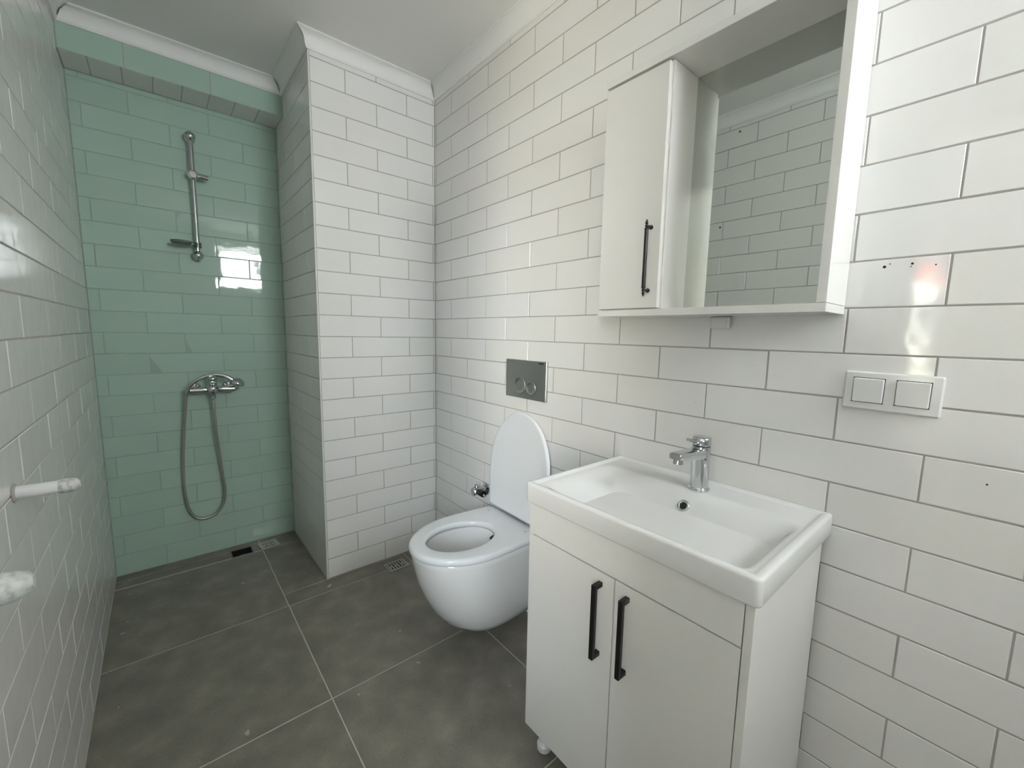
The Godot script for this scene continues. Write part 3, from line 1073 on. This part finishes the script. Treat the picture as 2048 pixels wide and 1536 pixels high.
func build_floor_drains() -> void:
	var t := thing("open_drain", Vector3(0.525, 0, 0.105), "open dark floor drain without its grate by the green wall", "floor drain")
	var g := G.new()
	var a := Vector3(0.047, 0, 0.039)
	for s in [[-a.x, -a.z, -a.x + 0.002, a.z], [a.x - 0.002, -a.z, a.x, a.z], [-a.x, -a.z, a.x, -a.z + 0.002], [-a.x, a.z - 0.002, a.x, a.z]]:
		g.box(Vector3(s[0], -0.075, s[1]), Vector3(s[2], 0.0015, s[3]))
	g.box(Vector3(-a.x, -0.078, -a.z), Vector3(a.x, -0.074, a.z))
	part(t, "trap_box", g, M.black_hole)
	g = G.new()
	for s in [[-a.x - 0.006, -a.z - 0.006, -a.x, a.z + 0.006], [a.x, -a.z - 0.006, a.x + 0.006, a.z + 0.006], [-a.x, -a.z - 0.006, a.x, -a.z], [-a.x, a.z, a.x, a.z + 0.006]]:
		g.box(Vector3(s[0], 0.0002, s[1]), Vector3(s[2], 0.002, s[3]), 0.0005)
	part(t, "rim", g, mat(Color(0.5, 0.49, 0.46), 0.7))
	g = G.new()
	g.lathe(Vector3(0.004, -0.073, 0.004), Vector3.UP, [[0.034, 0.0], [0.034, 0.045], [0.026, 0.05]], 24)
	part(t, "water_seal", g, M.smoke)
	grate(Vector3(0.659, 0, 0.103), 0.094, 0.094, 0.12, "square slotted metal floor drain beside the open drain")
	grate(Vector3(1.147, 0, 0.769), 0.114, 0.09, 0.02, "square slotted metal floor drain between column and toilet")

func build_pipe_stubs() -> void:
	for k in 2:
		var z := 1.527 if k == 0 else 1.985
		var t := thing("pipe_stub", Vector3(0, 0.922, z), ["thin white water pipe stub with a stained end plug on the dusty wall", "short thick water pipe stub with a rounded grey plug on the dusty wall"][k], "pipe")
		var r := 0.0132 if k == 0 else 0.0165
		var g := G.new()
		g.tube([Vector3(0.0004, 0, 0), Vector3(0.07, 0, 0)], r, 20)
		part(t, "pipe", g, M.white_pipe)
		g = G.new()
		g.lathe(Vector3.ZERO, Vector3.RIGHT, [[r + 0.006, 0.0003], [r + 0.006, 0.002], [r + 0.001, 0.004]], 20)
		part(t, "collar", g, M.mortar)
		g = G.new()
		if k == 0:
			g.lathe(Vector3.ZERO, Vector3.RIGHT, [[r + 0.0012, 0.062], [r + 0.0018, 0.064], [r + 0.0018, 0.078], [r, 0.088], [r * 0.6, 0.094]], 20)
		else:
			g.lathe(Vector3.ZERO, Vector3.RIGHT, [[r + 0.001, 0.045], [r + 0.003, 0.047], [r + 0.0042, 0.06], [r + 0.003, 0.08], [r - 0.001, 0.092], [r * 0.5, 0.097]], 20, false)
		part(t, "plug", g, M.old_plastic)


# ---------------------------------------------------------------- scene
func _ready() -> void:
	rng.seed = 11
	# camera
	var cam := Camera3D.new()
	cam.name = "camera"
	cam.position = Vector3(0.2443, 1.2593, 2.7834)
	cam.rotation = Vector3(-0.1217, -0.6998, 0.018)
	cam.rotation_order = EULER_ORDER_YXZ
	cam.fov = rad_to_deg(2.0 * atan(768.0 / 835.88))
	cam.near = 0.02
	cam.far = 200.0
	add_child(cam)
	# sky
	var sky := ProceduralSkyMaterial.new()
	sky.sky_top_color = Color(0.62, 0.70, 0.82)
	sky.sky_horizon_color = Color(0.93, 0.935, 0.935)
	sky.ground_bottom_color = Color(0.72, 0.70, 0.65)
	sky.ground_horizon_color = Color(0.76, 0.745, 0.70)
	sky.sky_energy_multiplier = 0.16
	sky.ground_energy_multiplier = 0.16
	var env := Environment.new()
	env.background_mode = Environment.BG_SKY
	env.sky = Sky.new()
	env.sky.sky_material = sky
	env.background_energy_multiplier = 28.0
	env.tonemap_mode = Environment.TONE_MAPPER_LINEAR
	env.tonemap_exposure = 2.42
	env.sdfgi_enabled = true
	env.ssao_enabled = true
	env.ssil_enabled = true
	var we := WorldEnvironment.new()
	we.name = "environment"
	we.environment = env
	add_child(we)
	# sun, high behind the house: it lights the garden side only
	var sun := DirectionalLight3D.new()
	sun.name = "sun"
	sun.basis = Basis.looking_at(Vector3(-0.65, -0.7, 0.25))
	sun.light_color = Color(1.0, 0.98, 0.94)
	sun.light_energy = 11.0
	sun.light_angular_distance = 0.5
	sun.shadow_enabled = true
	sun.sky_mode = DirectionalLight3D.SKY_MODE_LIGHT_ONLY
	add_child(sun)
	# area lights standing in for skylight: window behind the camera, unseen side openings
	daylight("window_daylight", Vector3(1.173, 2.08, ZF + 0.305), 0.0, Vector2(0.48, 0.475), Color(0.955, 0.98, 0.995), 15.5)
	daylight("unseen_side_low_light", Vector3(-2.99, 0.925, 5.25), -PI / 2, Vector2(1.1, 1.65), Color(1.0, 0.95, 0.83), 5.0)  # out of view, warm, placed to light the upper right wall
	daylight("unseen_side_high_light", Vector3(-2.99, 2.65, 5.75), -PI / 2, Vector2(1.7, 1.5), Color(0.84, 0.92, 1.0), 10.0)  # out of view, cool, placed to light the toilet lid and seat

	make_materials()
	build_room()
	build_windows()
	build_unseen_side()
	build_outside()
	build_toilet()
	build_vanity()
	build_mirror_cabinet()
	build_electrics()
	build_shower()
	build_floor_drains()
	build_pipe_stubs()

# stands in for daylight: an area light filling an opening, of a given brightness
func daylight(called: String, at: Vector3, turn: float, size: Vector2, c: Color, radiance: float) -> void:
	var l := AreaLight3D.new()
	l.name = called
	l.area_size = size
	l.area_normalize_energy = true
	l.light_energy = radiance * size.x * size.y / PI
	l.light_color = c
	l.position = at
	l.rotation.y = turn
	l.shadow_enabled = true
	l.area_range = 14.0
	l.area_attenuation = 2.0
	add_child(l)
